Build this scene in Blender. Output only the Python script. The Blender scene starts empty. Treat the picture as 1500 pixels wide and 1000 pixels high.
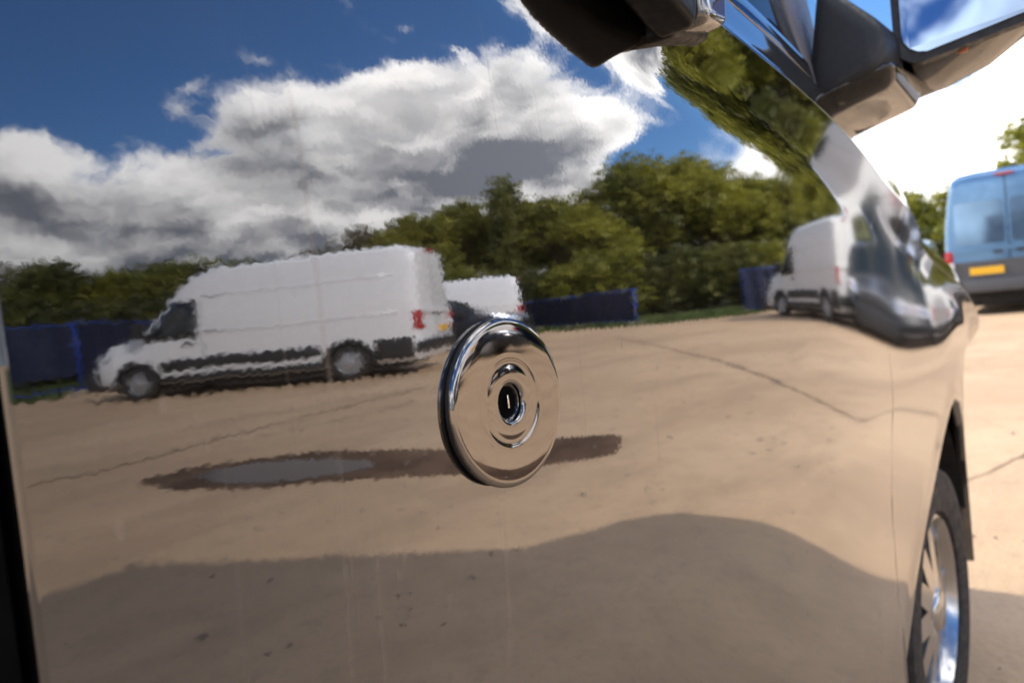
import bpy, bmesh, math, random
import numpy as np
from mathutils import Vector, Matrix
R = math.radians
random.seed(7); rng = np.random.default_rng(7)
S = bpy.context.scene
COL = S.collection

# ------------------------------------------------------------------ camera
CAM = Vector((0.0, -0.275, 1.03))
az, pitch, roll = R(40), R(-2.48), R(6.2)
fw = Vector((math.cos(az)*math.cos(pitch), math.sin(az)*math.cos(pitch), math.sin(pitch)))
r0 = Vector((math.sin(az), -math.cos(az), 0)); u0 = r0.cross(fw)
rt = math.cos(roll)*r0 - math.sin(roll)*u0
up = math.sin(roll)*r0 + math.cos(roll)*u0
cam_data = bpy.data.cameras.new('camera'); cam = bpy.data.objects.new('camera', cam_data); COL.objects.link(cam)
m = Matrix((rt, up, -fw)).transposed().to_4x4(); m.translation = CAM
cam.matrix_world = m
cam_data.sensor_width = 36; cam_data.lens = 1080/1500*36
cam_data.clip_start = .01; cam_data.clip_end = 1000
cam_data.dof.use_dof = True; cam_data.dof.focus_distance = .46; cam_data.dof.aperture_fstop = 8
S.camera = cam

# ------------------------------------------------------------------ light
SUN_EL, SUN_AZ = R(39.5), math.atan2(.984, -.18)         # sun stands behind the black van
sd = Vector((math.cos(SUN_EL)*math.cos(SUN_AZ), math.cos(SUN_EL)*math.sin(SUN_AZ), math.sin(SUN_EL)))
sl = bpy.data.lights.new('sun', 'SUN'); sl.energy = 3.2; sl.angle = R(1.2); sl.color = (1, .93, .83)
so = bpy.data.objects.new('sun', sl); COL.objects.link(so); so.rotation_euler = sd.to_track_quat('Z', 'Y').to_euler()
so.location = (0, 0, 30)
S.view_settings.view_transform = 'Standard'; S.view_settings.look = 'None'
S.view_settings.gamma = 1; S.view_settings.exposure = .80; S.view_settings.use_curve_mapping = False
S.render.engine = 'CYCLES'
S.cycles.max_bounces = 7; S.cycles.glossy_bounces = 5; S.cycles.transparent_max_bounces = 16
S.cycles.use_denoising = True

class NT:
    """tiny node-graph writer"""
    def __init__(s, tree): s.t = tree; s.n = tree.nodes; s.l = tree.links
    def new(s, kind, **kw):
        nd = s.n.new(kind)
        for k, v in kw.items(): setattr(nd, k, v)
        return nd
    def put(s, sock, v):
        if isinstance(v, bpy.types.NodeSocket): s.l.new(v, sock)
        elif v is not None: sock.default_value = v
    def math(s, op, a, b=None, c=None, clamp=False):
        nd = s.new('ShaderNodeMath', operation=op, use_clamp=clamp)
        for i, v in enumerate((a, b, c)):
            if v is not None: s.put(nd.inputs[i], v)
        return nd.outputs[0]
    def vec(s, op, a, b=None, scale=None):
        nd = s.new('ShaderNodeVectorMath', operation=op)
        s.put(nd.inputs[0], a)
        if b is not None: s.put(nd.inputs[1], b)
        if scale is not None: s.put(nd.inputs['Scale'], scale)
        return nd.outputs['Value' if op in ('LENGTH', 'DOT_PRODUCT', 'DISTANCE') else 'Vector']
    def noise(s, v, scale, detail=4, rough=.5, dist=0, col=False):
        nd = s.new('ShaderNodeTexNoise'); s.put(nd.inputs['Vector'], v); s.put(nd.inputs['Scale'], scale)
        nd.inputs['Detail'].default_value = detail; nd.inputs['Roughness'].default_value = rough
        nd.inputs['Distortion'].default_value = dist
        return nd.outputs['Color' if col else 'Fac']
    def step(s, v, a, b, lo=0., hi=1.):
        nd = s.new('ShaderNodeMapRange', interpolation_type='SMOOTHSTEP')
        for i, q in zip(('Value', 'From Min', 'From Max', 'To Min', 'To Max'), (v, a, b, lo, hi)): s.put(nd.inputs[i], q)
        return nd.outputs[0]
    def mix(s, f, a, b, blend='MIX'):
        nd = s.new('ShaderNodeMix', data_type='RGBA', blend_type=blend)
        s.put(nd.inputs[0], f)
        for i, v in ((6, a), (7, b)):
            if isinstance(v, (tuple, list)) and len(v) == 3: v = (*v, 1)
            s.put(nd.inputs[i], v)
        return nd.outputs[2]
    def ramp(s, f, stops, interp='LINEAR'):
        nd = s.new('ShaderNodeValToRGB'); cr = nd.color_ramp; cr.interpolation = interp
        while len(cr.elements) < len(stops): cr.elements.new(.5)
        for e, (p, c) in zip(cr.elements, stops):
            e.position = p; e.color = (c, c, c, 1) if not isinstance(c, (tuple, list)) else (*c, 1)
        s.put(nd.inputs[0], f); return nd.outputs[0]

# ------------------------------------------------------------------ sky with cumulus bank
W = bpy.data.worlds.new('World'); S.world = W; W.use_nodes = True
g = NT(W.node_tree); g.n.clear()
sky = g.new('ShaderNodeTexSky', sky_type='NISHITA', sun_disc=False, sun_elevation=SUN_EL,
            sun_rotation=math.pi/2-SUN_AZ, air_density=1.0, dust_density=.3, ozone_density=3.0, altitude=50)
D3 = g.new('ShaderNodeTexCoord').outputs['Generated']
sx = g.new('ShaderNodeSeparateXYZ'); g.put(sx.inputs[0], D3)
dx, dy, dz = sx.outputs
EL = g.math('MULTIPLY', g.math('ARCSINE', dz), 180/math.pi)
AZ = g.math('MULTIPLY', g.math('ARCTAN2', dy, dx), 180/math.pi)          # -180..180
az01 = g.math('DIVIDE', g.math('ADD', AZ, 180), 360)
tops = [(-180, 17), (-150, 20), (-125, 16), (-100, 20), (-84, 18), (-73, 18), (-67, 17.5), (-62, 20), (-55, 22), (-49, 22.5), (-45, 25),
        (-40, 25), (-34, 24), (-30, 22), (-26, 18), (-20, 15), (-10, 15), (0, 13), (8, 12.5), (25, 16), (60, 21), (95, 15), (130, 20), (160, 16), (180, 17)]
TOP = g.math('MULTIPLY', g.ramp(az01, [((a+180)/360, t/40) for a, t in tops]), 40)
P3 = g.vec('MULTIPLY', D3, (1, 1, 1.45))
warp = g.vec('SCALE', g.vec('SUBTRACT', g.noise(P3, 7, 2, col=True), (.5, .5, .5)), scale=.16)
def cloud_noise(p):
    big = g.noise(g.vec('ADD', p, warp), 5.2, 1, .5)
    fine = g.noise(g.vec('ADD', p, warp), 12, 5, .58)
    return g.math('ADD', g.math('MULTIPLY', big, .55), g.math('MULTIPLY', fine, .45))
n0 = cloud_noise(P3)
n1 = cloud_noise(g.vec('ADD', P3, (-.012, .03, .055)))       # the same cloud a little nearer the light
edge = g.math('ADD', g.math('SUBTRACT', TOP, EL), g.math('MULTIPLY', g.math('SUBTRACT', n0, .5), 26))
# a window of blue low in the bank
da = g.math('DIVIDE', g.math('ADD', AZ, 26.5), 5.0); de = g.math('DIVIDE', g.math('SUBTRACT', EL, 12.0), 2.2)
hole = g.math('EXPONENT', g.math('MULTIPLY', g.math('ADD', g.math('MULTIPLY', da, da), g.math('MULTIPLY', de, de)), -1))
hole2 = g.step(g.noise(P3, 4.1, 1), .56, .66)
edge = g.math('SUBTRACT', g.math('SUBTRACT', edge, g.math('MULTIPLY', hole, 16)), g.math('MULTIPLY', hole2, 1.5))
mask = g.step(edge, -.3, 2.6)
# wisps high up
wv = g.vec('MULTIPLY', D3, (1.2, 3.2, 2.0))
wn = g.noise(g.vec('ADD', wv, (3.1, .7, 1.3)), 3.2, 4, .6, .8)
wisp = g.math('MULTIPLY', g.step(wn, .60, .80), .55)
# unseen broken cumulus overhead, added to lift the fill light in the shadow
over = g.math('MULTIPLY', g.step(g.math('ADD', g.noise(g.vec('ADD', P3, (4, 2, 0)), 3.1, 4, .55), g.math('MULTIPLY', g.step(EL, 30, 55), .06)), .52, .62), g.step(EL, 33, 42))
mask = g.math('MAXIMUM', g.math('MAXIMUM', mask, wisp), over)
lit = g.step(g.math('SUBTRACT', n0, n1), -.11, .12)
thick = g.step(edge, 0, 13)
band = g.noise(g.vec('MULTIPLY', D3, (2.4, 2.4, 5.5)), 2.3, 3, .55)
lit2 = g.math('ADD', g.math('ADD', g.math('MULTIPLY', lit, .62), g.step(AZ, -12, 4, 0, .05)), g.math('MULTIPLY', g.step(band, .36, .64), .48))
lit2 = g.math('SUBTRACT', lit2, g.math('ADD', g.math('MULTIPLY', g.math('MULTIPLY', thick, g.step(AZ, 4, -14, .0, 1)), .30), g.math('MULTIPLY', g.math('MULTIPLY', g.step(EL, 11, 5), g.step(AZ, -40, -58)), .34)), clamp=True)
ccol = g.mix(lit2, (3.0, 3.2, 3.7), (20, 19.3, 18.3))
rim = g.math('MULTIPLY', g.math('SUBTRACT', 1, g.step(edge, .5, 7)), .55)
ccol = g.mix(rim, ccol, (21, 20.6, 20))
skyc = g.mix(1.0, sky.outputs[0], (.74, 1.05, 1.38), 'MULTIPLY')
above = g.step(EL, -2, 1)
fin = g.mix(g.math('MULTIPLY', mask, above), skyc, ccol)
bg = g.new('ShaderNodeBackground'); W.cycles.sampling_method = 'MANUAL'; W.cycles.sample_map_resolution = 512; g.put(bg.inputs[0], fin); bg.inputs[1].default_value = .10
g.put(g.new('ShaderNodeOutputWorld').inputs[0], bg.outputs[0])

# ------------------------------------------------------------------ materials
def mat(name, col=(.5, .5, .5), rough=.5, metal=0., **kw):
    mt = bpy.data.materials.new(name); mt.use_nodes = True; q = NT(mt.node_tree)
    b = q.n['Principled BSDF']; b.inputs['Base Color'].default_value = (*col, 1)
    b.inputs['Roughness'].default_value = rough; b.inputs['Metallic'].default_value = metal
    for k, v in kw.items(): b.inputs[k.replace('_', ' ')].default_value = v
    return mt, q, b
def coord(q, kind='Object'): return q.new('ShaderNodeTexCoord').outputs[kind]
def worn(name, col, rough, var=.25, scale=9, **kw):
    """plain surface with uneven tone and gloss"""
    mt, q, b = mat(name, col, rough, **kw); c = coord(q)
    n = q.noise(c, scale, 5, .6)
    q.put(b.inputs['Base Color'], q.mix(n, tuple(v*(1-var) for v in col), tuple(min(1, v*(1+var)) for v in col)))
    q.put(b.inputs['Roughness'], q.step(q.noise(c, scale*2.3, 4), .3, .7, rough*.8, min(1, rough*1.25)))
    return mt
# black pearl paint : strong clear reflection, orange peel, drip marks
def paint_hero(name, base=.30, dirt=True):
    mt, q, b = mat(name, (base, base*1.02, base*1.06), .035, 1.0)
    lw = q.new('ShaderNodeLayerWeight'); lw.inputs[0].default_value = .5      # brightness falloff along the door put into the colour: darker face-on, brighter edge-on
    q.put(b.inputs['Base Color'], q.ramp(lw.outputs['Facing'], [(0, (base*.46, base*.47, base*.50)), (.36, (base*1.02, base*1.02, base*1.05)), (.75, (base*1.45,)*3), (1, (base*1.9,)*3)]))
    c = coord(q)
    peel = q.vec('SUBTRACT', q.noise(c, 330, 2, .5, col=True), (.5, .5, .5))
    wave = q.vec('SUBTRACT', q.noise(c, 26, 1, .5, col=True), (.5, .5, .5))
    dn = q.vec('ADD', q.vec('SCALE', peel, scale=.0098), q.vec('SCALE', wave, scale=.004))
    nn = q.vec('NORMALIZE', q.vec('ADD', q.new('ShaderNodeNewGeometry').outputs['Normal'], dn))
    q.put(b.inputs['Normal'], nn)
    if dirt:
        sp = q.new('ShaderNodeSeparateXYZ'); q.put(sp.inputs[0], c); X, Yc, Z = sp.outputs
        wob = q.math('MULTIPLY', q.math('SUBTRACT', q.noise(c, 22, 2), .5), .005)
        Xw = q.math('ADD', X, wob)
        tot = None
        for x0, w, z0, z1, k in ((.1985, .0024, .95, 1.15, .34), (.2005, .0010, .88, 1.0, .22), (.1965, .0016, .83, .97, .26), (.2150, .0016, .80, .965, .24), (.3075, .0030, .80, .925, .30), (.3035, .0012, .86, .93, .26), (.178, .001, .95, 1.16, .14),
                                 (.338, .0012, 1.1, 1.22, .20), (.381, .0011, 1.08, 1.18, .18), (.395, .001, .90, 1.02, .14), (.49, .0014, .88, .96, .16), (.145, .0012, .85, 1.0, .12)):
            d = q.math('DIVIDE', q.math('ABSOLUTE', q.math('SUBTRACT', Xw, x0)), w)
            ln = q.math('MULTIPLY', q.math('SUBTRACT', 1, d, clamp=True), k*.6)
            ln = q.math('MULTIPLY', ln, q.math('MULTIPLY', q.step(Z, z0, z0+.05), q.step(Z, z1, z1-.03)))
            tot = ln if tot is None else q.math('ADD', tot, ln)
        for x0, z0, rx, rz, k in ((.125, 1.009, .0022, .0042, .26), (.105, .968, .0020, .0050, .22), (.139, .990, .0012, .0035, .18), (.136, 1.002, .001, .003, .16), (.186, 1.047, .0012, .0025, .14), (.47, 1.02, .002, .004, .12), (.26, .88, .002, .005, .14)):
            ex = q.math('DIVIDE', q.math('SUBTRACT', Xw, x0), rx); ez = q.math('DIVIDE', q.math('SUBTRACT', Z, z0), rz)
            bl = q.math('MULTIPLY', q.step(q.math('ADD', q.math('MULTIPLY', ex, ex), q.math('MULTIPLY', ez, ez)), 1.3, .3), k)
            tot = q.math('ADD', tot, bl)
        # dried drops : elongated specks
        vo = q.new('ShaderNodeTexVoronoi', feature='F1'); q.put(vo.inputs['Vector'], q.vec('MULTIPLY', c, (46, 46, 22))); vo.inputs['Scale'].default_value = 1
        vo.inputs['Randomness'].default_value = 1
        keep = q.step(q.noise(q.vec('MULTIPLY', c, (46, 46, 22)), .9, 0), .60, .66)
        sp2 = q.math('MULTIPLY', q.math('MULTIPLY', q.step(vo.outputs['Distance'], .13, .05), keep), .26)
        film = q.math('ADD', q.math('MULTIPLY', q.step(q.noise(c, 5, 6, .65), .35, .8), .035), .003)
        low = q.math('MULTIPLY', q.step(Z, .75, .35), q.math('MULTIPLY', q.noise(c, 9, 6, .7), .30))
        tot = q.math('ADD', q.math('ADD', tot, sp2), q.math('ADD', film, low), clamp=True)
        db = q.new('ShaderNodeBsdfDiffuse'); db.inputs[0].default_value = (.36, .285, .215, 1)
        mx = q.new('ShaderNodeMixShader'); q.put(mx.inputs[0], tot); q.l.new(b.outputs[0], mx.inputs[1]); q.l.new(db.outputs[0], mx.inputs[2])
        q.l.new(mx.outputs[0], q.n['Material Output'].inputs[0])
        # road film toward the front wheel takes the edge off the mirror
        q.put(b.inputs['Roughness'], q.math('ADD', q.step(X, .55, 1.4, .020, .085), q.math('MULTIPLY', q.noise(c, 14, 5), .012)))
    return mt
M = {}
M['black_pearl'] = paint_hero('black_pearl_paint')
M['mirror_paint'] = paint_hero('black_paint_darkened', .13, False)  # copy of the body paint, base darkened for dirt and shading on the mirror
M['dark_chrome'], q, b = mat('dark_chrome', (.30, .285, .275), .04, 1.0); c = coord(q)
pk = q.vec('SCALE', q.vec('SUBTRACT', q.noise(c, 320, 1.5, col=True), (.5, .5, .5)), scale=.003)
q.put(b.inputs['Normal'], q.vec('NORMALIZE', q.vec('ADD', q.new('ShaderNodeNewGeometry').outputs['Normal'], pk)))
q.put(b.inputs['Roughness'], q.step(q.noise(c, 60, 5, .6), .55, .75, .03, .10))
M['bright_chrome'] = worn('bright_chrome', (.75, .75, .76), .06, .05, 40, metal=1.0)
M['black_gap'] = worn('black_rubber', (.012, .012, .013), .7)
M['black_gloss'] = worn('black_gloss_plastic', (.008, .008, .009), .12, .3, 30)
M['void_rubber'] = worn('matt_black_seal_and_shade', (.003, .003, .003), .9, .3, 40, Specular_IOR_Level=.05)
M['satin_black'] = worn('satin_black_plastic', (.005, .005, .006), .4, .3, 50, Specular_IOR_Level=.25)
M['lock_dark'] = worn('lock_hole_black', (.003, .003, .003), .35, .3, 90)  # spare black made for the shade inside the lock hole
M['black_plastic'] = worn('black_grained_plastic', (.022, .023, .025), .5, .3, 60)
M['grey_plastic'] = worn('grey_trim', (.16, .15, .165), .45, .15, 30)
M['tyre'] = worn('tyre_rubber', (.028, .025, .023), .75, .35, 25)
M['rim'] = worn('alloy', (.55, .55, .56), .2, .15, 12, metal=1.0)
M['steel_rim'] = worn('silver_wheel_trim', (.42, .43, .45), .35, .15, 12, metal=.6)
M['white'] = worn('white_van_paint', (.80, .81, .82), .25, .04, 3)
M['white_shaded'] = worn('shaded_white_van_paint', (.60, .60, .59), .3, .06, 3)  # white paint greyed all over to stand for the van side in shade
M['blue'] = worn('blue_van_paint', (.115, .235, .40), .2, .06, 3, metal=.45)
M['paleblue'] = worn('pale_blue_paint', (.22, .36, .46), .2, .06, 3, metal=.3)
M['charcoal'] = worn('charcoal_paint', (.035, .036, .042), .15, .1, 3, metal=.4)
M['red'] = worn('red_lens', (.42, .012, .016), .15, .1, 20)
M['amber'] = worn('amber_lens', (.45, .12, .03), .3, .1, 20)
M['lamp'] = worn('lamp_lens', (.75, .77, .8), .08, .1, 20, metal=.6)
M['plate_yellow'] = worn('yellow_plate', (.85, .47, .02), .35, .08, 14)
M['plate_white'] = worn('white_plate', (.8, .8, .78), .35, .08, 14)
M['dark_glass'] = worn('dark_window_glass', (.012, .017, .019), .03, .2, 4)
M['sky_glass'] = worn('sky_coloured_glass', (.15, .25, .38), .06, .1, 3, metal=.6)  # sky reflection on the rear windows put into the glass colour
M['grey_bumper'] = worn('grey_bumper_plastic', (.075, .078, .085), .5, .2, 20)
M['blue_tarp'] = worn('navy_debris_netting', (.008, .013, .045), .7, .4, 2.5)
M['blue_steel'] = worn('blue_painted_steel', (.012, .06, .42), .4, .15, 8)
M['concrete'] = worn('concrete_foot', (.33, .27, .21), .85, .35, 12)
M['seat'] = worn('seat_cloth', (.04, .04, .045), .8)
M['bark'] = worn('bark', (.085, .065, .045), .9, .4, 6)
def glass_mat(name, tint, refl):
    mt, q, b = mat(name, tint); q.n.remove(b)
    tr = q.new('ShaderNodeBsdfTransparent'); tr.inputs[0].default_value = (*tint, 1)
    gl = q.new('ShaderNodeBsdfGlossy'); gl.inputs['Roughness'].default_value = .01
    fr = q.new('ShaderNodeFresnel'); fr.inputs[0].default_value = refl
    mx = q.new('ShaderNodeMixShader'); q.put(mx.inputs[0], fr.outputs[0]); q.l.new(tr.outputs[0], mx.inputs[1]); q.l.new(gl.outputs[0], mx.inputs[2])
    q.l.new(mx.outputs[0], q.n['Material Output'].inputs[0]); return mt
M['clear_glass'] = glass_mat('clear_glass', (.80, .86, .84), 1.45)
M['mirror_glass'] = mat('mirror_glass', (.20, .27, .40), .03, 1.0)[0]
def leaf_mat(name, a, b_):
    mt, q, b = mat(name, a, .6); oi = q.new('ShaderNodeObjectInfo').outputs['Random']
    n = q.noise(coord(q), .55, 3)
    f = q.math('ADD', q.math('MULTIPLY', q.step(n, .38, .62), .72), q.math('MULTIPLY', oi, .28))
    cc = q.mix(f, a, b_); q.put(b.inputs['Base Color'], cc)
    tl = q.new('ShaderNodeBsdfTranslucent'); q.put(tl.inputs[0], cc)
    mx = q.new('ShaderNodeMixShader'); mx.inputs[0].default_value = .5; q.l.new(b.outputs[0], mx.inputs[1]); q.l.new(tl.outputs[0], mx.inputs[2])
    q.l.new(mx.outputs[0], q.n['Material Output'].inputs[0]); return mt
M['leaf_spring'] = leaf_mat('spring_leaves', (.15, .16, .022), (.40, .38, .055))
M['leaf_mid'] = leaf_mat('mid_green_leaves', (.10, .115, .024), (.34, .33, .05))
M['leaf_dark'] = leaf_mat('dark_leaves', (.06, .068, .022), (.21, .21, .045))
M['leaf_brown'] = leaf_mat('brown_budding_twigs', (.085, .065, .04), (.20, .16, .06))

# yard : tan compacted gravel
M['yard'], q, b = mat('tan_compacted_gravel', rough=.85); c = coord(q)
n1_, n2_, n3_ = q.noise(c, .35, 6, .6), q.noise(c, 3.2, 6, .65), q.noise(c, 45, 4, .7)
st = q.noise(q.vec('MULTIPLY', c, (.5, 1.6, 1)), .8, 4, .6)
cc = q.mix(q.step(n1_, .3, .7), (.47, .315, .185), (.61, .425, .26))
cc = q.mix(q.math('MULTIPLY', q.step(n2_, .42, .75), .45), cc, (.42, .285, .17))
cc = q.mix(q.math('MULTIPLY', q.step(st, .50, .66), .6), cc, (.40, .27, .165))
cc = q.mix(q.math('MULTIPLY', q.step(q.noise(c, 9, 5, .7), .5, .72), .40), cc, (.33, .225, .15))
cc = q.mix(q.math('MULTIPLY', q.step(q.noise(c, 1.3, 5, .7), .52, .70), .35), cc, (.40, .265, .165))
cc = q.mix(q.math('MULTIPLY', q.step(n3_, .5, .75), .6), cc, (.32, .235, .165))
q.put(b.inputs['Base Color'], cc)
bp = q.new('ShaderNodeBump'); bp.inputs['Strength'].default_value = .5; bp.inputs['Distance'].default_value = .02
q.put(bp.inputs['Height'], q.math('ADD', n3_, q.math('MULTIPLY', n2_, 1.2))); q.put(b.inputs['Normal'], bp.outputs[0])
M['wet'], q, b = mat('wet_brown_gravel', (.115, .07, .043), .9, Specular_IOR_Level=.1); c = coord(q)
q.put(b.inputs['Base Color'], q.mix(q.step(q.noise(c, 2.4, 5), .35, .7), (.085, .052, .034), (.17, .108, .068)))
M['water'], q, b = mat('puddle_water', (.07, .052, .04), .2, IOR=1.33, Specular_IOR_Level=.12); c = coord(q)
M['grass'], q, b = mat('rough_grass', rough=.9); c = coord(q)
q.put(b.inputs['Base Color'], q.mix(q.step(q.noise(c, .9, 6, .65), .3, .7), (.045, .07, .015), (.12, .135, .035)))
M['blade'] = worn('grass_blades', (.07, .10, .02), .8, .4, 3)
M['crack'] = worn('dark_crack_fill', (.13, .09, .06), .9, .4, 8)

# ------------------------------------------------------------------ mesh helpers
def mesh(name, verts, faces, m_, parent=None, smooth=True):
    me = bpy.data.meshes.new(name); me.from_pydata([tuple(map(float, v)) for v in verts], [], faces); me.validate()
    for x in (m_ if isinstance(m_, (list, tuple)) else [m_]): me.materials.append(M[x] if isinstance(x, str) else x)
    if smooth: me.shade_smooth()
    o = bpy.data.objects.new(name, me); COL.objects.link(o); o.parent = parent; return o
def from_bm(name, bm, m_, parent=None, smooth=False, angle=None):
    bmesh.ops.recalc_face_normals(bm, faces=bm.faces)
    me = bpy.data.meshes.new(name); bm.to_mesh(me); bm.free()
    me.materials.append(M[m_])
    if smooth:
        me.shade_smooth()
        if angle: me.set_sharp_from_angle(angle=angle)
    o = bpy.data.objects.new(name, me); COL.objects.link(o); o.parent = parent; return o
def empty(name, loc=(0, 0, 0), rz=0):
    o = bpy.data.objects.new(name, None); COL.objects.link(o); o.location = loc; o.rotation_euler = (0, 0, rz); o.empty_display_size = .2; return o
def tag(o, label, cat, group=None, kind=None):
    o['label'] = label; o['category'] = cat
    if group: o['group'] = group
    if kind: o['kind'] = kind
    return o
def grid(name, nu, nv, fn, m_, parent=None, smooth=True, flip=False):
    vs = [fn(i/nu, j/nv) for j in range(nv+1) for i in range(nu+1)]
    fs = [(j*(nu+1)+i, j*(nu+1)+i+1, (j+1)*(nu+1)+i+1, (j+1)*(nu+1)+i) for j in range(nv) for i in range(nu)]
    if flip: fs = [f[::-1] for f in fs]
    return mesh(name, vs, fs, m_, parent, smooth)
def hexa(name, c8, m_, parent=None, bevel=.004, seg=3):
    """rounded block from 8 corners: bottom ring (4) then top ring (4)"""
    bm = bmesh.new(); v = [bm.verts.new(p) for p in c8]
    for f in ((3, 2, 1, 0), (4, 5, 6, 7), (0, 1, 5, 4), (1, 2, 6, 5), (2, 3, 7, 6), (3, 0, 4, 7)): bm.faces.new([v[i] for i in f])
    if bevel: bmesh.ops.bevel(bm, geom=list(bm.edges), offset=bevel, segments=seg, affect='EDGES', profile=.6, clamp_overlap=True)
    return from_bm(name, bm, m_, parent, True, R(50))
def box(name, lo, hi, m_, parent=None, bevel=.004, seg=2):
    (a, b_, c_), (d, e, f) = lo, hi
    return hexa(name, [(a, b_, c_), (d, b_, c_), (d, e, c_), (a, e, c_), (a, b_, f), (d, b_, f), (d, e, f), (a, e, f)], m_, parent, bevel, seg)
def lathe(name, prof, m_, parent=None, n=64, axis='Y', cen=(0, 0, 0), closed=False, sharp=None):
    """prof: (radius, height); height runs toward -axis Y"""
    vs, fs = [], []
    for i in range(n):
        a = 2*math.pi*i/n; ca, sa = math.cos(a), math.sin(a)
        for r_, h in prof: vs.append((cen[0]+r_*ca, cen[1]-h, cen[2]+r_*sa))
    k = len(prof)
    for i in range(n):
        j = (i+1) % n
        for p in range(k if closed else k-1):
            p2 = (p+1) % k; fs.append((i*k+p, j*k+p, j*k+p2, i*k+p2))
    o = mesh(name, vs, fs, m_, parent)
    if sharp: o.data.set_sharp_from_angle(angle=R(sharp))
    return o
def tube(name, pts, rad, m_, parent=None, n=8):
    pts = [Vector(p) for p in pts]; vs, fs = [], []
    rads = rad if isinstance(rad, (list, tuple)) else [rad]*len(pts)
    for i, p in enumerate(pts):
        t = (pts[min(i+1, len(pts)-1)]-pts[max(i-1, 0)]).normalized()
        a = t.cross(Vector((0, 0, 1)) if abs(t.z) < .9 else Vector((1, 0, 0))).normalized(); b_ = t.cross(a)
        for k in range(n):
            an = 2*math.pi*k/n; vs.append(p+(a*math.cos(an)+b_*math.sin(an))*rads[i])
    for i in range(len(pts)-1):
        for k in range(n): fs.append((i*n+k, i*n+(k+1) % n, (i+1)*n+(k+1) % n, (i+1)*n+k))
    fs.append(tuple(range(n))[::-1]); fs.append(tuple((len(pts)-1)*n+k for k in range(n)))
    return mesh(name, vs, fs, m_, parent)
def copy_tree(o, parent=None):
    c_ = o.copy(); COL.objects.link(c_); c_.parent = parent
    for ch in list(o.children): copy_tree(ch, c_)
    return c_

# ================================================================== GROUND
def sheet(name, poly, z, m_):
    bm = bmesh.new(); bm.faces.new([bm.verts.new((x, y, z)) for x, y in poly]); return from_bm(name, bm, m_)
yard = sheet('ground', [(-300, -300), (300, -300), (300, 300), (-300, 300)], 0, 'yard'); yard['kind'] = 'structure'
def polar(a, d): return (d*math.cos(R(a)), d*math.sin(R(a)))
near = [(-125, 19), (-100, 17.5), (-80, 17.2), (-73, 17.6), (-66, 18.8), (-55, 22), (-45, 25), (-38, 23.5), (-31, 20.9), (-26, 20.4), (-21, 20.6), (-18, 25), (-12, 30), (-3, 33), (10, 36), (30, 40)]
edge_pts = []
for (a0, d0), (a1, d1) in zip(near, near[1:]):
    for k in range(8):
        t = k/8; edge_pts.append(polar(a0+(a1-a0)*t, d0+(d1-d0)*t+random.uniform(-.25, .25)))
verge = sheet('grass_verge', edge_pts+[polar(30, 120), polar(0, 120), polar(-40, 120), polar(-80, 120), polar(-125, 120)], .012, 'grass'); verge['kind'] = 'structure'
vs, fs = [], []
for _ in range(9000):
    a = random.uniform(-85, 5); i = 0
    d0 = np.interp(a, [n_[0] for n_ in near], [n_[1] for n_ in near])+abs(random.gauss(0, 3.0))-.1
    x, y = polar(a, d0); h = random.uniform(.06, .24); w = random.uniform(.02, .06); t = random.uniform(0, 6.28)
    b0 = len(vs); vs += [(x-w*math.cos(t), y-w*math.sin(t), .01), (x+w*math.cos(t), y+w*math.sin(t), .01), (x+random.uniform(-.06, .06), y+random.uniform(-.06, .06), h)]; fs.append((b0, b0+1, b0+2))
tuft = mesh('grass_tufts', vs, fs, 'blade'); tag(tuft, 'rough green grass tufts along the edge of the yard', 'grass', kind='stuff')

def wob_poly(ctrl, amp, sub=10):
    out = []; n = len(ctrl)
    for i in range(n):
        p0, p1, p2, p3 = (np.array(ctrl[(i+k) % n]) for k in (-1, 0, 1, 2))
        for s in range(sub):
            t = s/sub; q_ = .5*((2*p1)+(-p0+p2)*t+(2*p0-5*p1+4*p2-p3)*t*t+(-p0+3*p1-3*p2+p3)*t**3)
            out.append((q_[0]+random.uniform(-amp, amp), q_[1]+random.uniform(-amp, amp)))
    return out
wet = sheet('damp_patch', wob_poly([(1.98, -4.50), (2.02, -3.75), (2.33, -3.20), (2.58, -2.80), (2.84, -2.32), (3.32, -1.86), (3.62, -1.95), (3.84, -2.2), (3.36, -2.87), (3.14, -3.45), (2.95, -4.10), (2.52, -4.45), (2.26, -4.60)], .015), .004, 'wet'); wet['kind'] = 'structure'
pud = sheet('puddle', wob_poly([(2.16, -4.12), (2.17, -3.62), (2.45, -3.27), (2.74, -3.15), (2.85, -3.40), (2.78, -3.80), (2.62, -4.12), (2.36, -4.28)], .015), .008, 'water'); pud['kind'] = 'structure'
def crack(pts, w):
    P = []
    for (x0, y0), (x1, y1) in zip(pts, pts[1:]):
        for k in range(14):
            t = k/14; P.append(Vector((x0+(x1-x0)*t+random.gauss(0, .014), y0+(y1-y0)*t+random.gauss(0, .014), .005)))
    vs, fs = [], []
    for i, p in enumerate(P):
        t = (P[min(i+1, len(P)-1)]-P[max(i-1, 0)]).normalized(); nrm = Vector((-t.y, t.x, 0)); ww = w*random.uniform(.25, 1.3)
        vs += [p+nrm*ww, p-nrm*ww]
        if i: fs.append((2*i-2, 2*i-1, 2*i+1, 2*i))
    o = mesh('ground_crack', vs, fs, 'crack', yard); return o
crack([(1.66, -5.56), (1.98, -5.36), (2.45, -5.45), (2.97, -5.61), (3.79, -5.89), (4.93, -6.12), (6.2, -6.3)], .026)
crack([(13.2, -7.9), (11.2, -6.1), (9.27, -4.43), (7.78, -3.16), (5.92, -1.77), (5.16, -1.0), (4.77, -.6), (5.3, -.3)], .016)
crack([(3.2, .6), (4.6, .15), (6.5, -.1), (9, -.6)], .006)
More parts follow.
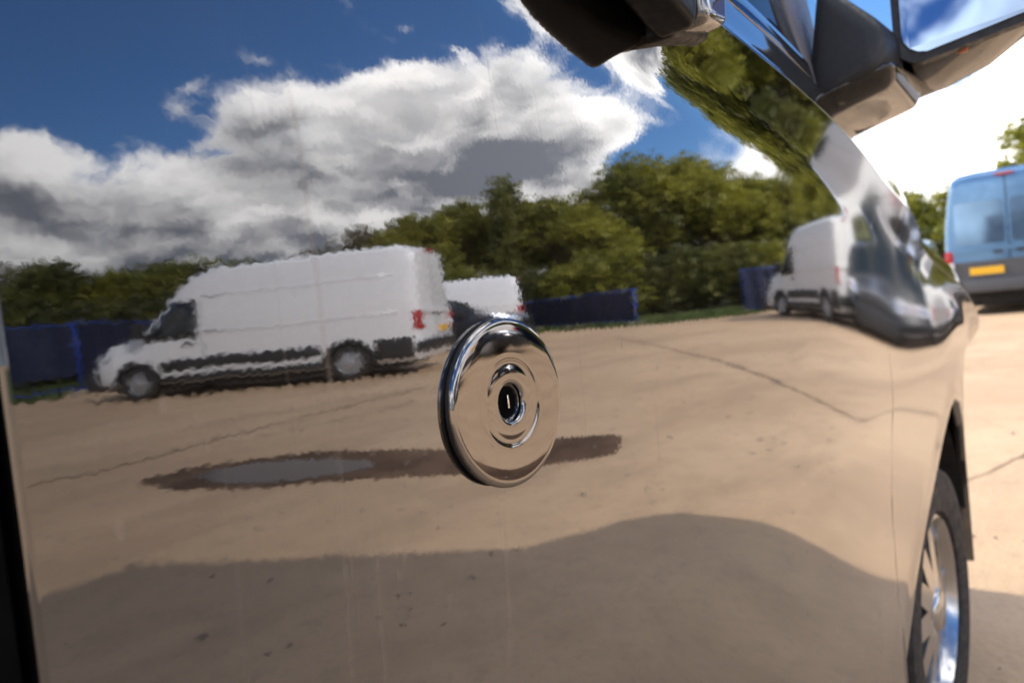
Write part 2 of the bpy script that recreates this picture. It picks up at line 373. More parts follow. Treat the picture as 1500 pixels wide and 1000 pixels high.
crack([(3.3, -5.35), (4.3, -5.2), (5.2, -5.4)], .012)

vs, fs = [], []
for _ in range(1500):
    x, y = random.uniform(.6, 13), random.uniform(-9.5, .3); s_ = random.uniform(.005, .016)*random.choice((1, 1, 1, 1.6))
    if -1 < y < 0 and x < 2.6: continue
    b0 = len(vs); t = random.uniform(0, 6.28); sq = random.uniform(.5, .9)
    for k in range(5):
        a = t+2*math.pi*k/5; vs.append((x+s_*math.cos(a)*random.uniform(.8, 1.2), y+s_*sq*math.sin(a)*random.uniform(.8, 1.2), -.001))
    for k in range(5):
        a = t+.3+2*math.pi*k/5; vs.append((x+s_*.6*math.cos(a), y+s_*.6*sq*math.sin(a), s_*random.uniform(.5, .9)))
    for k in range(5): fs.append((b0+k, b0+(k+1) % 5, b0+5+(k+1) % 5, b0+5+k))
    fs.append(tuple(b0+5+k for k in range(5)))
grit = mesh('loose_stones', vs, fs, 'concrete', smooth=False); tag(grit, 'loose stones scattered over the tan yard', 'gravel', kind='stuff')

# ================================================================== TREES, FENCE
def leaf_crown(name, blobs, n, size, m_, parent):
    N = n; ws = np.array([b_[3]*b_[4]*b_[5] for b_ in blobs]); ws = ws/ws.sum()
    idx = rng.choice(len(blobs), N, p=ws); B = np.array(blobs)[idx]
    v = rng.normal(size=(N, 3)); v /= np.linalg.norm(v, axis=1)[:, None]
    rad = rng.random(N)**.38*(1+.18*rng.normal(size=N)); P = B[:, :3]+v*B[:, 3:6]*rad[:, None]
    P[:, 2] = np.maximum(P[:, 2], .15)
    a = rng.normal(size=(N, 3)); a /= np.linalg.norm(a, axis=1)[:, None]
    b_ = np.cross(a, rng.normal(size=(N, 3))); b_ /= np.linalg.norm(b_, axis=1)[:, None]
    s = size*rng.uniform(.5, 1.3, N)[:, None]
    V = np.stack([P-a*s, P+b_*s*.6, P+a*s, P-b_*s*.6], 1).reshape(-1, 3)
    me = bpy.data.meshes.new(name); me.from_pydata(V.tolist(), [], [(4*i, 4*i+1, 4*i+2, 4*i+3) for i in range(N)]); me.materials.append(M[m_])
    o = bpy.data.objects.new(name, me); COL.objects.link(o); o.parent = parent; return o
def tree_proto(name, h, spread, m_, n, nb, leaf=.20, low=.22):
    t = empty(name)
    pts = [(0, 0, -.05)]; x = y = 0
    for k in range(1, 6):
        x += random.uniform(-.12, .12); y += random.uniform(-.12, .12); pts.append((x, y, h*.78*k/5))
    tr = tube('trunk', pts, [h*.026*(1-.15*k) for k in range(6)], 'bark', t)
    blobs = []
    for k in range(nb):
        a = random.uniform(0, 6.28); f = random.uniform(low, .93); rr = spread*(1-abs(f-.5)*1.05)*random.uniform(.25, .85)
        e = (rr*math.cos(a), rr*math.sin(a), h*f); s = spread*random.uniform(.26, .48)
        blobs.append((*e, s, s, s*random.uniform(.65, 1.0)))
        if k % 2 == 0 and e[2] < h*.85: tube('limb', [(x*.5, y*.5, e[2]*.72), (e[0]*.5, e[1]*.5, e[2]*.9), e], [h*.010, h*.007, h*.003], 'bark', tr, 5)
    blobs.append((x, y, h*.88, spread*.38, spread*.38, h*.12))
    leaf_crown('crown', blobs, n, leaf, m_, t); return t
protos = {'s': tree_proto('spring_tree', 8.0, 3.2, 'leaf_spring', 6500, 18), 'm': tree_proto('broadleaf_tree', 8.0, 3.3, 'leaf_mid', 6500, 18),
          'd': tree_proto('dark_tree', 8.0, 3.0, 'leaf_dark', 7500, 20), 'b': tree_proto('budding_tree', 8.0, 3.2, 'leaf_brown', 4200, 18, .15, .3)}
used = set()
KIND = {'s': ('yellow-green spring tree', 'tree'), 'm': ('mid green broadleaf tree', 'tree'), 'd': ('dark evergreen tree', 'tree'), 'b': ('brown half-bare tree just coming into bud', 'tree')}
# (azimuth, distance, height, kind, where)
TREES = [(-86, 36, 6.5, 'b', 'at the far left end of the wood'), (-79, 30, 5.6, 'b', 'rising behind the left end of the blue fence'), (-74.5, 33, 5.9, 'b', 'above the dark netting, tallest at the left'),
         (-71, 31, 5.1, 'd', 'low behind the netting left of the tall white van'), (-67.5, 32, 5.0, 's', 'rounded, just left of the tall white van nose'), (-63.5, 31, 4.9, 'm', 'just above the windscreen of the tall white van'),
         (-58.5, 34, 5.0, 'd', 'hidden low behind the tall white van cab'), (-54, 34, 5.7, 'b', 'over the roof of the tall white van'), (-50, 35, 6.9, 'b', 'over the rear roof of the tall white van'),
         (-46, 35, 7.2, 's', 'behind the rear doors of the tall white van'), (-42, 37, 8.0, 's', 'above the far white van'), (-38.8, 34, 8.1, 'd', 'slender, tallest left of the lock, standing against the cloud'),
         (-35.5, 36, 7.0, 'm', 'left of the yellow shrub by the blue netting'), (-32.3, 33, 6.3, 's', 'bright, above the left end of the blue netting'), (-29.5, 36, 8.6, 'm', 'round topped, over the middle of the blue netting'),
         (-26.5, 38, 7.2, 'd', 'in the dip between two taller trees'), (-23.8, 36, 8.9, 's', 'round topped, right of the blue netting'), (-20.6, 38, 7.6, 's', 'left of the white van with the shaded side'),
         (-17, 36, 6.9, 's', 'directly behind the white van with the shaded side'), (-13, 38, 7.2, 's', 'behind the cab of the white van with the shaded side'), (-9, 40, 7.4, 's', 'behind the dark car'),
         (-4.5, 42, 7.3, 'm', 'far behind the dark car'), (0, 44, 7.0, 's', 'far behind, left of the blue van'), (7.6, 52, 5.7, 's', 'lit yellow, peeping out left of the blue van'), (10.5, 50, 5.4, 's', 'low, behind the wing of the black van'),
         (3.0, 60, 10.3, 's', 'showing above the roof of the blue van'), (-49, 42, 7.0, 'd', 'in the back row, over the white van roof end'), (-35, 44, 8.2, 'd', 'in the back row behind the lock'), (-21.5, 46, 8.0, 'm', 'in the back row right of the blue netting'),
         (-12, 48, 8.0, 'd', 'in the back row behind the parked cars')]
for i, (a, d, h, k, where) in enumerate(TREES):
    p = protos[k]
    t = p if k not in used else copy_tree(p)
    used.add(k); t.location = (*polar(a, d), 0); sc = h/8.0
    if 'slender' in where: thin = .55
    else: thin = 1
    t.scale = (thin*max(sc, .8)*random.uniform(.9, 1.1), thin*max(sc, .8)*random.uniform(.9, 1.1), sc); t.rotation_euler.z = random.uniform(0, 6.28)
    tag(t, f'{KIND[k][0]} {where}', 'tree', 'trees along the edge of the yard')
bush = empty('shrub')
leaf_crown('foliage', [(random.uniform(-1.6, 1.6), random.uniform(-.7, .7), random.uniform(.5, 1.9), .8, .7, .75) for _ in range(12)], 3200, .15, 'leaf_dark', bush)
for k in range(5): tube('stem', [(random.uniform(-.6, .6), random.uniform(-.3, .3), -.05), (random.uniform(-1, 1), random.uniform(-.4, .4), 1.6)], [.05, .02], 'bark', bush, 5)
bush2 = empty('shrub')
leaf_crown('foliage', [(random.uniform(-1.3, 1.3), random.uniform(-.7, .7), random.uniform(.5, 2.4), .75, .7, .75) for _ in range(12)], 3200, .15, 'leaf_spring', bush2)
for k in range(5): tube('stem', [(random.uniform(-.6, .6), random.uniform(-.3, .3), -.05), (random.uniform(-1, 1), random.uniform(-.4, .4), 1.6)], [.05, .02], 'bark', bush2, 5)
BUSH = [(-80, 26, 0), (-75, 27, 0), (-70, 26.5, 0), (-65, 27, 0), (-60, 28, 0), (-55, 29, 0), (-50.5, 30, 0), (-46, 30, 1), (-42.5, 31, 0), (-39, 31, 0), (-35.8, 30.5, 0), (-33, 29.5, 1), (-30.2, 30, 0), (-27.4, 30, 0), (-24.6, 30, 0), (-21.5, 31, 1),
        (-18.4, 32, 0), (-15, 33, 0), (-11.5, 35, 1), (-8, 36, 0), (-4.5, 38, 0), (-1, 39, 1), (3, 42, 1), (7, 44, 1), (11, 44, 0)]
ub = set(); ubl = []
BW = ['at the far left', 'behind the leftmost fence panel', 'behind the second fence panel from the left', 'beside the bright blue post on the left', 'behind the nose of the side-on white van', 'behind the cab of the side-on white van', 'behind the middle of the side-on white van', 'behind the rear of the side-on white van',
      'left of the distant white van', 'behind the distant white van', 'just right of the distant white van', 'above the left part of the right-hand netting', 'above the middle of the right-hand netting', 'above the right part of the right-hand netting', 'right of the blue netting, by the grass', 'between the blue netting and the shaded van',
      'left of the nose of the shaded white van', 'behind the nose of the shaded white van', 'behind the shaded white van', 'behind the rear of the shaded white van', 'left of the tall charcoal car', 'behind the tall charcoal car', 'behind the blue van', 'left of the blue van beyond the pale car', 'hidden behind the black van wing']
for a, d, k in BUSH:
    t = (bush, bush2)[k] if k not in ub else copy_tree((bush, bush2)[k]); ub.add(k)
    t.location = (*polar(a, d), 0); t.rotation_euler.z = R(a)+math.pi/2+random.uniform(-.3, .3); s = random.uniform(1.05, 1.35); t.scale = (s, s, s)
    tag(t, ('dark undergrowth shrub under the trees ', 'yellow-green shrub at the wood edge ')[k]+BW[len(ubl)], 'shrub', ('dark shrubs', 'yellow shrubs')[k]); ubl.append(1)

def fence_panel(p0, p1, label, low=.12, tall=1.95, bright=False):
    p0, p1 = Vector((*p0, 0)), Vector((*p1, 0)); Lh = (p1-p0).length; ang = math.atan2(p1.y-p0.y, p1.x-p0.x)
    t = empty('fence_panel', p0, ang)
    for x in (0, Lh): tube('post', [(x, 0, 0), (x, 0, tall)], .028, 'blue_steel', t)
    tube('rail', [(0, 0, tall-.03), (Lh, 0, tall-.03)], .018, 'blue_steel', t); tube('rail', [(0, 0, .16), (Lh, 0, .16)], .018, 'blue_steel', t)
    grid('netting', 24, 8, lambda u, v: (u*Lh*.985+.01, .03+.03*math.sin(u*19+v*2)+.02*math.sin(u*41), low+(tall-.06-low)*v-.04*math.sin(u*math.pi*3)**2*(v > .9)), 'blue_tarp', t)
    for x in (0, Lh): box('foot', (x-.11, -.33, 0), (x+.11, .33, .12), 'concrete', t, .02)
    tag(t, label, 'fence', 'temporary fence panels with navy netting'); return t
fl = [(.6, -20.3), (3.4, -18.7), (6.12, -16.93), (8.3, -18.9), (10.5, -20.8), (12.7, -22.6)]
where = ['leftmost, by the black door edge', 'left of the bright blue post', 'right of the bright blue post, running behind the van nose', 'behind the cab of the tall white van', 'behind the middle of the tall white van']
for k in range(5): fence_panel(fl[k], fl[k+1], 'navy netted site fence panel '+where[k], .50)
fr_ = [(24.5, -22.2), (22.6, -19.2), (20.9, -16.2), (19.6, -13.4), (18.55, -10.55)]
where = ['behind the far white van', 'just right of the far white van', 'in the middle of the run beside the grass', 'ending at the bright blue post on the grass']
for k in range(4): fence_panel(fr_[k], fr_[k+1], 'navy netted site fence panel '+where[k], .18, 1.30)
fence_panel((20.45, -8.1), (20.9, -7.0), 'short blue netted fence panel beside the shaded white van nose', .05, 1.55)

# ================================================================== PARKED VEHICLES
def ipl(x, ks): return float(np.interp(x, [k[0] for k in ks], [k[1] for k in ks]))
def smooth_keys(ks, n=9):
    xs = np.array([k[0] for k in ks], float); ys = np.array([k[1] for k in ks], float)
    X = np.linspace(xs[0], xs[-1], 400); Yv = np.interp(X, xs, ys); ker = np.ones(n)/n
    Yp = np.convolve(np.pad(Yv, n//2, mode='edge'), ker, 'valid'); return list(zip(X, Yp))
def cylinder_cut(o, xs, zc, rad, hw):
    bm = bmesh.new()
    for x in xs:
        for s in (-1, 1):
            mx_ = Matrix.Translation((x, s*hw, zc)) @ Matrix.Rotation(math.pi/2, 4, 'X')
            bmesh.ops.create_cone(bm, cap_ends=True, segments=28, radius1=rad, radius2=rad, depth=.62, matrix=mx_)
    me = bpy.data.meshes.new('cut'); bm.to_mesh(me); bm.free(); me.materials.append(M['black_gap'])
    c_ = bpy.data.objects.new('cut', me); COL.objects.link(c_); c_.parent = o.parent
    md = o.modifiers.new('b', 'BOOLEAN'); md.operation = 'DIFFERENCE'; md.object = c_; md.solver = 'EXACT'; md.material_mode = 'TRANSFER'
    dg = bpy.context.evaluated_depsgraph_get(); new = bpy.data.meshes.new_from_object(o.evaluated_get(dg)); o.modifiers.clear(); o.data = new
    new.set_sharp_from_angle(angle=R(35))
    bpy.data.objects.remove(c_)
def wheel(parent, x, y, z, rad, wid, sgn, spokes=8, rim='steel_rim', name='wheel'):
    w = empty(name, (x, y, z)); w.parent = parent
    k = rad; rr = rad*.64
    pr = [(rr, -.0), (rr*1.03, .012), (k*.80, .022), (k*.93, .016), (k*.985, -.008), (k, -.04), (k, -wid+.04), (k*.95, -wid), (rr, -wid)]
    t = lathe('tyre', [(r_, h*1) for r_, h in pr], 'tyre', w, 40, closed=True, sharp=40)
    r1 = lathe('rim', [(rr, .004), (rr*.96, .008), (rr*.90, -.012), (rr*.86, -.05), (rr*.2, -.06), (.0, -.06)], rim, w, 32, sharp=40)
    bm = bmesh.new()
    for i in range(spokes):
        a = 2*math.pi*i/spokes; wd = .13*rr*8/spokes
        pts = []
        for (ra, hh, ww) in ((.18*rr, .004, wd*1.2), (.9*rr, -.012, wd)):
            for s, e in ((-1, 0), (1, 0), (1, -.035), (-1, -.035)):
                pts.append(bm.verts.new((ra*math.cos(a)-s*ww*math.sin(a), -(hh+e), ra*math.sin(a)+s*ww*math.cos(a))))
        for f in ((0, 1, 5, 4), (1, 2, 6, 5), (2, 3, 7, 6), (3, 0, 4, 7), (4, 5, 6, 7)): bm.faces.new([pts[q_] for q_ in f])
    from_bm('spokes', bm, rim, w)
    lathe('hub_cap', [(.0, .014), (.18*rr, .012), (.24*rr, .002), (.24*rr, -.04)], rim, w, 20)
    if sgn > 0: w.rotation_euler.z = math.pi
    return w
def vehicle(name, label, cat, group, loc, heading, L, Hh, Wd, paint, top, xf, xr, wrad=.335, style='van', glass_rear=True, arch='body', plate='plate_yellow', zb=.28, rear_bumper='black_plastic', glass='dark_glass', lower=None):
    """local x forward, y left; top = list of (x, roof height) keys, from rear to nose"""
    T = empty(name, (*loc, 0), heading); tag(T, label, cat, group)
    tk = smooth_keys(top, 7); hw = Wd/2
    def top_z(x): return ipl(x, tk)
    def half(x):
        f = (L/2-x); q_ = hw*(1-.22*max(0, 1-f/.55)**2)
        return q_*(1-.03*max(0, 1-(x+L/2)/.4)**2)
    FR = [0, 0, .05, .16, .36, .47, .60, .86, .955, .99, 1.0, 1.0]
    YY = [0, .90, .975, 1.0, 1.0, .995, .97, .885, .83, .72, .45, 0]
    ti = np.linspace(0, 1, len(FR))
    def ring(x, t):
        z0 = zb+.05*max(0, 1-(L/2-x)/.4); z1 = top_z(x)
        return (x, half(x)*np.interp(t, ti, YY), z0+(z1-z0)*np.interp(t, ti, FR))
    def side(x, z):
        z0 = zb; z1 = top_z(x); f = (z-z0)/(z1-z0); return half(x)*float(np.interp(f, FR[2:], YY[2:]))
    ts = np.linspace(0, 1, 34)
    xs = list(np.linspace(-L/2, L/2, 46)); vs, fs = [], []
    rows = []
    for i, x in enumerate(xs):
        pts = [ring(x, t) for t in ts]
        full = [(p[0], -p[1], p[2]) for p in pts]+[p for p in pts[-2:0:-1]]
        rows.append(full)
    k = len(rows[0]); cz = (zb+Hh)/2
    def inset(row, dx, s): 
        zc = sum(p[2] for p in row)/len(row); return [(p[0]+dx, p[1]*s, zc+(p[2]-zc)*s) for p in row]
    rows = [inset(rows[0], -.06, .90), inset(rows[0], -.045, .965)]+rows+[inset(rows[-1], .05, .93), inset(rows[-1], .09, .75)]
    for r_ in rows: vs += r_
    for i in range(len(rows)-1):
        for j in range(k): fs.append((i*k+j, (i+1)*k+j, (i+1)*k+(j+1) % k, i*k+(j+1) % k))
    fs.append(tuple(range(k))); fs.append(tuple((len(rows)-1)*k+j for j in range(k))[::-1])
    bm = bmesh.new(); bv = [bm.verts.new(v) for v in vs]; 
    for f in fs: bm.faces.new([bv[q_] for q_ in f])
    bmesh.ops.remove_doubles(bm, verts=bm.verts, dist=.0005)
    body = from_bm('body', bm, paint, T, True)
    cylinder_cut(body, (xf, xr), wrad, wrad*1.16, hw)
    def patch(nm, outline, m_, par=T, off=.006, sides=(-1, 1)):
        """panel lying on the body side: outline = (x, z) loop, convex"""
        out = []
        c0 = np.mean(outline, axis=0); n = len(outline)
        # round the corners
        sm = []
        for i in range(n):
            a_, b_, c_ = np.array(outline[i-1]), np.array(outline[i]), np.array(outline[(i+1) % n])
            l1 = min(.07, .3*np.linalg.norm(a_-b_)); l2 = min(.07, .3*np.linalg.norm(c_-b_))
            s0 = b_+(a_-b_)/np.linalg.norm(a_-b_)*l1; s1 = b_+(c_-b_)/np.linalg.norm(c_-b_)*l2
            for t in (0, .33, .67, 1): sm.append((1-t)**2*s0+2*t*(1-t)*b_+t*t*s1)
        sm2 = []
        for i in range(len(sm)):
            p, q_ = sm[i], sm[(i+1) % len(sm)]; d = max(1, int(np.linalg.norm(q_-p)/.25))
            for e in range(d): sm2.append(p+(q_-p)*e/d)
        for s in sides:
            vs, fs = [], []; K = len(sm2)
            for e, sc in enumerate((1, 1, .66, .33)):
                for p in sm2:
                    q_ = c0+(p-c0)*sc; vs.append((q_[0], s*(side(q_[0], q_[1])+(off if e else -.01)), q_[1]))
            vs.append((c0[0], s*(side(*c0)+off), c0[1]))
            for e in range(3):
                for j in range(K): fs.append((e*K+j, e*K+(j+1) % K, (e+1)*K+(j+1) % K, (e+1)*K+j))
            for j in range(K): fs.append((3*K+j, 3*K+(j+1) % K, 4*K))
            if s > 0: fs = [f[::-1] for f in fs]
            out.append(mesh(nm, vs, fs, m_, par))
        return out
    def toppatch(nm, x0, x1, t0, m_, off=.006, t1=1.0):
        def fn(u, v):
            x = x0+(x1-x0)*v; tt = t0+(t1-t0)*(1-abs(2*u-1)); p = ring(x, tt); e = .01
            s = 1 if u > .5 else -1
            return (p[0]+off*.5, s*p[1], p[2]+off)
        return grid(nm, 20, 12, fn, m_, T)
    def rear(nm, outline, m_, off=.008, par=T):
        xr0 = -L/2-.06-off; n = len(outline)
        bm = bmesh.new(); v = [bm.verts.new((xr0, y, z)) for y, z in outline]; f = bm.faces.new(v)
        ex = bmesh.ops.extrude_face_region(bm, geom=[f]); vv = [q_ for q_ in ex['geom'] if isinstance(q_, bmesh.types.BMVert)]
        bmesh.ops.translate(bm, verts=vv, vec=(off+.05, 0, 0))
        return from_bm(nm, bm, m_, par)
    def rr(y0, y1, z0, z1, r_=.04):
        o = []
        for cx_, cz_, a0 in ((y1-r_, z1-r_, 0), (y0+r_, z1-r_, 90), (y0+r_, z0+r_, 180), (y1-r_, z0+r_, 270)):
            for t in range(4): a = R(a0+t*30); o.append((cx_+r_*math.cos(a), cz_+r_*math.sin(a)))
        return o
    for x in (xf, xr):
        for s in (-1, 1): wheel(T, x, s*(hw-.02), wrad, wrad, .22, s)
    # keys of the nose
    xa = [x for x, z in top if z >= Hh-.16][-1]                      # windscreen head
    xb = top[-3][0]                                                   # bonnet base
    toppatch('windscreen', xa+.05, xb-.02, .72, 'dark_glass')
    nose = L/2+.09
    lowz = zb+.02
    box('front_bumper', (L/2-.16 if style == 'car' else xf+wrad*1.22, -half(L/2-.1)-.03, zb-.06), (nose+.02, half(L/2-.1)+.03, .58), 'black_plastic', T, .05)
    box('underbody', (-L/2+.35, -hw*.86, .15), (L/2-.45, hw*.86, zb+.06), 'black_gap', T, .03)
    box('grille', (nose-.06, -.52, .62), (nose-.005, .52, .78), 'black_plastic', T, .02)
    for s in (-1, 1):
        y0 = s*(half(L/2-.15)-.20)
        hexa('headlight', [(L/2-.42, s*(half(L/2-.42)+.004), .80), (L/2-.02, s*(half(L/2)-.02), .72), (nose-.02, y0-s*.12, .72), (L/2-.3, y0-s*.05, .80), (L/2-.55, s*(half(L/2-.5)+.003), .98), (L/2-.06, s*(half(L/2)-.05), .88), (nose-.05, y0-s*.12, .86), (L/2-.35, y0-s*.05, .98)][::1] if s < 0 else
             [(L/2-.42, s*(half(L/2-.42)+.004), .80), (L/2-.3, y0-s*.05, .80), (nose-.02, y0-s*.12, .72), (L/2-.02, s*(half(L/2)-.02), .72), (L/2-.55, s*(half(L/2-.5)+.003), .98), (L/2-.35, y0-s*.05, .98), (nose-.05, y0-s*.12, .86), (L/2-.06, s*(half(L/2)-.05), .88)], 'lamp', T, .015)
        mx0 = xb-.10 if style == 'van' else xb-.25
        hz = 1.25 if style == 'van' else 1.0
        mm = empty('door_mirror', (mx0, s*(side(mx0, hz)+.02), hz)); mm.parent = T
        box('mirror_housing', (-.07, .04 if s > 0 else -.24, -.02), (.07, .24 if s > 0 else -.04, .30 if style == 'van' else .15), 'black_plastic', mm, .03)
        box('mirror_arm', (-.03, -.05, .0), (.03, .06, .06), 'black_plastic', mm, .01)
    lamp_z = (.84, 1.20) if style == 'van' else (.80, 1.05)
    yl = hw*.955
    for s in (-1, 1):
        y0, y1 = sorted((s*yl*.985, s*(yl-.12)))
        ll = box('tail_light', (-L/2-.085, min(s*(yl-.10), s*(hw*.985)), lamp_z[0]), (-L/2+.045, max(s*(yl-.10), s*(hw*.985)), lamp_z[1]), 'red', T, .02)
        zc = lamp_z[0]; rear('reverse_lens', rr(y0+.012, y1-.012, zc+.03, zc+.15, .012), 'lamp', .032, ll)
    if style == 'van':
        zt = top_z(-L/2+.1)
        wb, wt = 1.28, min(zt-.32, 2.05)
        ym = hw*.80
        for s in (-1, 1):
            y0, y1 = sorted((s*.05, s*ym))
            if glass_rear: rear('rear_window', rr(y0, y1, wb, wt, .07), glass, .012)
            rear('door_handle', rr(*sorted((s*.10, s*.24)), 1.10, 1.15, .015), 'black_plastic', .03)
        if lower: rear('lower_panel', rr(-hw*.93, hw*.93, .60, .98, .03), lower, .010)
        rear('door_seam', rr(-.008, .008, .62, zt-.1, .004), 'black_gap', .004)
        rear('swage', rr(-hw*.86, hw*.86, 1.14, 1.24, .03), paint, .03)
        rear('brake_light', rr(-.14, .14, zt-.10, zt-.06, .015), 'red', .05)
    else:
        zt = top_z(-L/2+.35)
        toppatch('rear_window', -L/2+.06, -L/2+.42, .72, 'dark_glass')
        rear('brake_light', rr(-.18, .18, zt-.16, zt-.12, .015), 'red', .02)
    rear('number_plate', rr(.10, .62, .74, .87, .012) if style == 'van' else rr(-.26, .26, .72, .83, .012), plate, .03)
    box('rear_bumper', (-L/2-.13, -hw*.97, .42), (-L/2+.06, hw*.97, .64), rear_bumper, T, .04)
    # side glass and trim
    if style == 'van':
        d0 = xb-1.12
        patch('cab_window', [(d0, 1.16), (xb-.02, 1.14), (xb-.16, 1.36), (xa+.28, min(1.92, top_z(xa+.28)-.15)), (d0+.02, 1.92)], 'dark_glass')
        patch('side_moulding', [(xr+wrad*1.3, .52), (xf-wrad*1.3, .52), (xf-wrad*1.3, .74), (xr+wrad*1.3, .74)], 'black_plastic')
        patch('sill', [(xr+wrad*1.3, .30), (xf-wrad*1.3, .30), (xf-wrad*1.3, .43), (xr+wrad*1.3, .43)], 'black_plastic', off=.004)
        patch('rear_moulding', [(-L/2+.06, .34), (xr-wrad*1.3, .34), (xr-wrad*1.3, .74), (-L/2+.06, .74)], 'black_plastic')
        for xx in (d0-.06, xb-.02): patch('door_seam', [(xx-.006, .45), (xx+.006, .45), (xx+.006, 1.9 if xx < xa else 1.15), (xx-.006, 1.9 if xx < xa else 1.15)], 'black_gap', off=.002)
        patch('door_handle', [(d0+.06, 1.02), (d0+.26, 1.02), (d0+.26, 1.07), (d0+.06, 1.07)], 'black_plastic', off=.03)
        patch('panel_swage', [(-L/2+.25, 1.20), (d0-.12, 1.20), (d0-.12, 1.26), (-L/2+.25, 1.26)], paint, off=.007)
        patch('panel_swage', [(-L/2+.25, Hh-.62), (d0-.12, Hh-.62), (d0-.12, Hh-.57), (-L/2+.25, Hh-.57)], paint, off=.007)
    else:
        zr = Hh
        patch('front_window', [(.02, .98), (xb-.25, .96), (xb-.45, zr-.33), (.05, zr-.17)], 'dark_glass')
        patch('back_window', [(-L/2+.75, 1.0), (-.06, .98), (-.04, zr-.17), (-L/2+.85, zr-.22)], 'dark_glass')
        for xx in (-.02, xb-.2): patch('door_seam', [(xx-.006, .40), (xx+.006, .40), (xx+.006, .95), (xx-.006, .95)], 'black_gap', off=.002)
    # black wheel arch trims
    for x in (xf, xr):
        for s in (-1, 1):
            vs, fs = [], []
            for i in range(25):
                a = math.pi*(-.06+1.12*i/24)
                for rad_ in (1.13, 1.36 if style == 'van' else 1.2):
                    X = x+wrad*rad_*math.cos(a); Z = max(zb+.02, wrad+wrad*rad_*math.sin(a)); vs.append((X, s*(side(X, max(Z, .42))+.012), Z))
                if i: fs.append((2*i-2, 2*i-1, 2*i+1, 2*i) if s > 0 else (2*i, 2*i+1, 2*i-1, 2*i-2))
            mesh('arch_trim', vs, fs, 'black_plastic' if style == 'van' else paint, T)
    return T
def van_top(L, Hh):
    return [(-L/2, Hh-.10), (-L/2+.25, Hh-.02), (-L/2+1.0, Hh), (L/2-2.35, Hh-.01), (L/2-1.95, Hh-.15), (L/2-1.02, 1.36), (L/2-.35, 1.12), (L/2, .92)]
h1 = math.atan2(-12.25+9.06, 5.29-7.13)
mid = Vector(((5.29+7.13)/2, (-12.25-9.06)/2)); d1 = Vector((math.cos(h1), math.sin(h1))); L1 = 5.75
cen1 = mid + d1*(-.12) + Vector((math.cos(h1+math.pi/2), math.sin(h1+math.pi/2)))*(-.98 if (Vector((math.cos(h1+math.pi/2), math.sin(h1+math.pi/2))).dot(-mid) < 0) is False else .98)
vehicle('white_van', 'tall white panel van seen side-on with black lower mouldings, nose to the left', 'van', 'white vans', cen1, h1, L1, 2.55, 2.02, 'white', van_top(L1, 2.55), L1/2-.95, L1/2-.95-3.68, glass_rear=False)
vehicle('white_van', 'distant white van mostly hidden behind the rear of the tall side-on white van', 'van', 'white vans', (16.2, -16.3), R(-128), 5.2, 2.35, 2.0, 'white', van_top(5.2, 2.35), 1.68, -1.55)
vehicle('white_van', 'white van seen from its sunlit rear corner with its side in shade', 'van', 'white vans', (16.85, -3.85), R(-54), 5.2, 2.36, 2.0, 'white_shaded', van_top(5.2, 2.36), 1.5, -1.6, glass_rear=False, plate='plate_yellow')
vehicle('blue_van', 'metallic blue van with yellow rear plate parked facing away', 'van', None, (18.45, 1.42), R(3), 5.4, 2.62, 2.02, 'blue', van_top(5.4, 2.62), 1.75, -1.75, wrad=.34, zb=.42, glass='sky_glass', lower='grey_bumper', rear_bumper='grey_bumper')
def car_top(L, Hh): return [(-L/2, .98), (-L/2+.12, 1.02), (-L/2+.55, Hh-.06), (-L/2+1.3, Hh), (.25, Hh-.02), (.55, Hh-.10), (1.15, 1.02), (L/2-.3, .88), (L/2, .70)]
vehicle('dark_car', 'tall charcoal car facing the black van between the shaded white van and the blue van', 'car', None, (16.2, -1.15), R(170), 4.4, 1.72, 1.8, 'charcoal', car_top(4.4, 1.72), 1.33, -1.3, .33, 'car', zb=.22, rear_bumper='charcoal')
vehicle('dark_car', 'charcoal car parked in front of the distant white van, behind the tall van', 'car', None, (12.6, -12.6), R(62), 4.2, 1.55, 1.78, 'charcoal', car_top(4.2, 1.55), 1.3, -1.28, .32, 'car', zb=.22, rear_bumper='charcoal')
vehicle('pale_blue_car', 'pale blue car parked beyond the left corner of the blue van', 'car', None, (25.5, 4.9), R(5), 4.3, 1.75, 1.85, 'paleblue', car_top(4.3, 1.75), 1.33, -1.3, .33, 'car', zb=.22, rear_bumper='paleblue')

# ================================================================== THE BLACK VAN
def sst(a, b_, v):
    t = np.clip((v-a)/(b_-a), 0, 1); return t*t*(3-2*t)
_z = np.linspace(.1, 1.6, 3001)
_sl = np.where(_z >= .80, (1.03-_z)/2.2, (1.03-.80)/2.2*sst(.52, .80, _z))
_V = np.cumsum(_sl)*(_z[1]-_z[0]); _V = -(_V-np.interp(1.03, _z, _V))
_x = np.linspace(-4, 3, 7001)
_k = (1/4.2)*sst(.70, .82, _x)*(1-sst(1.15, 1.27, _x))-.24*sst(1.20, 1.36, _x)*(1-sst(1.46, 1.64, _x))+.11*sst(1.55, 1.65, _x)+1.8*sst(2.16, 2.36, _x)
_ps = np.cumsum(_k)*(_x[1]-_x[0]); _P = np.cumsum(_ps)*(_x[1]-_x[0])
def belt(x): return 1.263-.135*(np.maximum(x, -.1)-.652)-.42*np.maximum(x-1.68, 0)**2
ARC = [(1.24, .10), (1.26, .30), (1.29, .38), (1.42, .47), (1.57, .545), (1.70, .605), (1.80, .655), (1.90, .698), (1.98, .712), (2.06, .69), (2.13, .62), (2.18, .50), (2.20, .36), (2.21, .10)]
AX = [a for a, _ in ARC]; AZ_ = [b_ for _, b_ in ARC]
def arch_z(x): return np.interp(x, AX[2:-2], AZ_[2:-2], left=.25, right=.25)
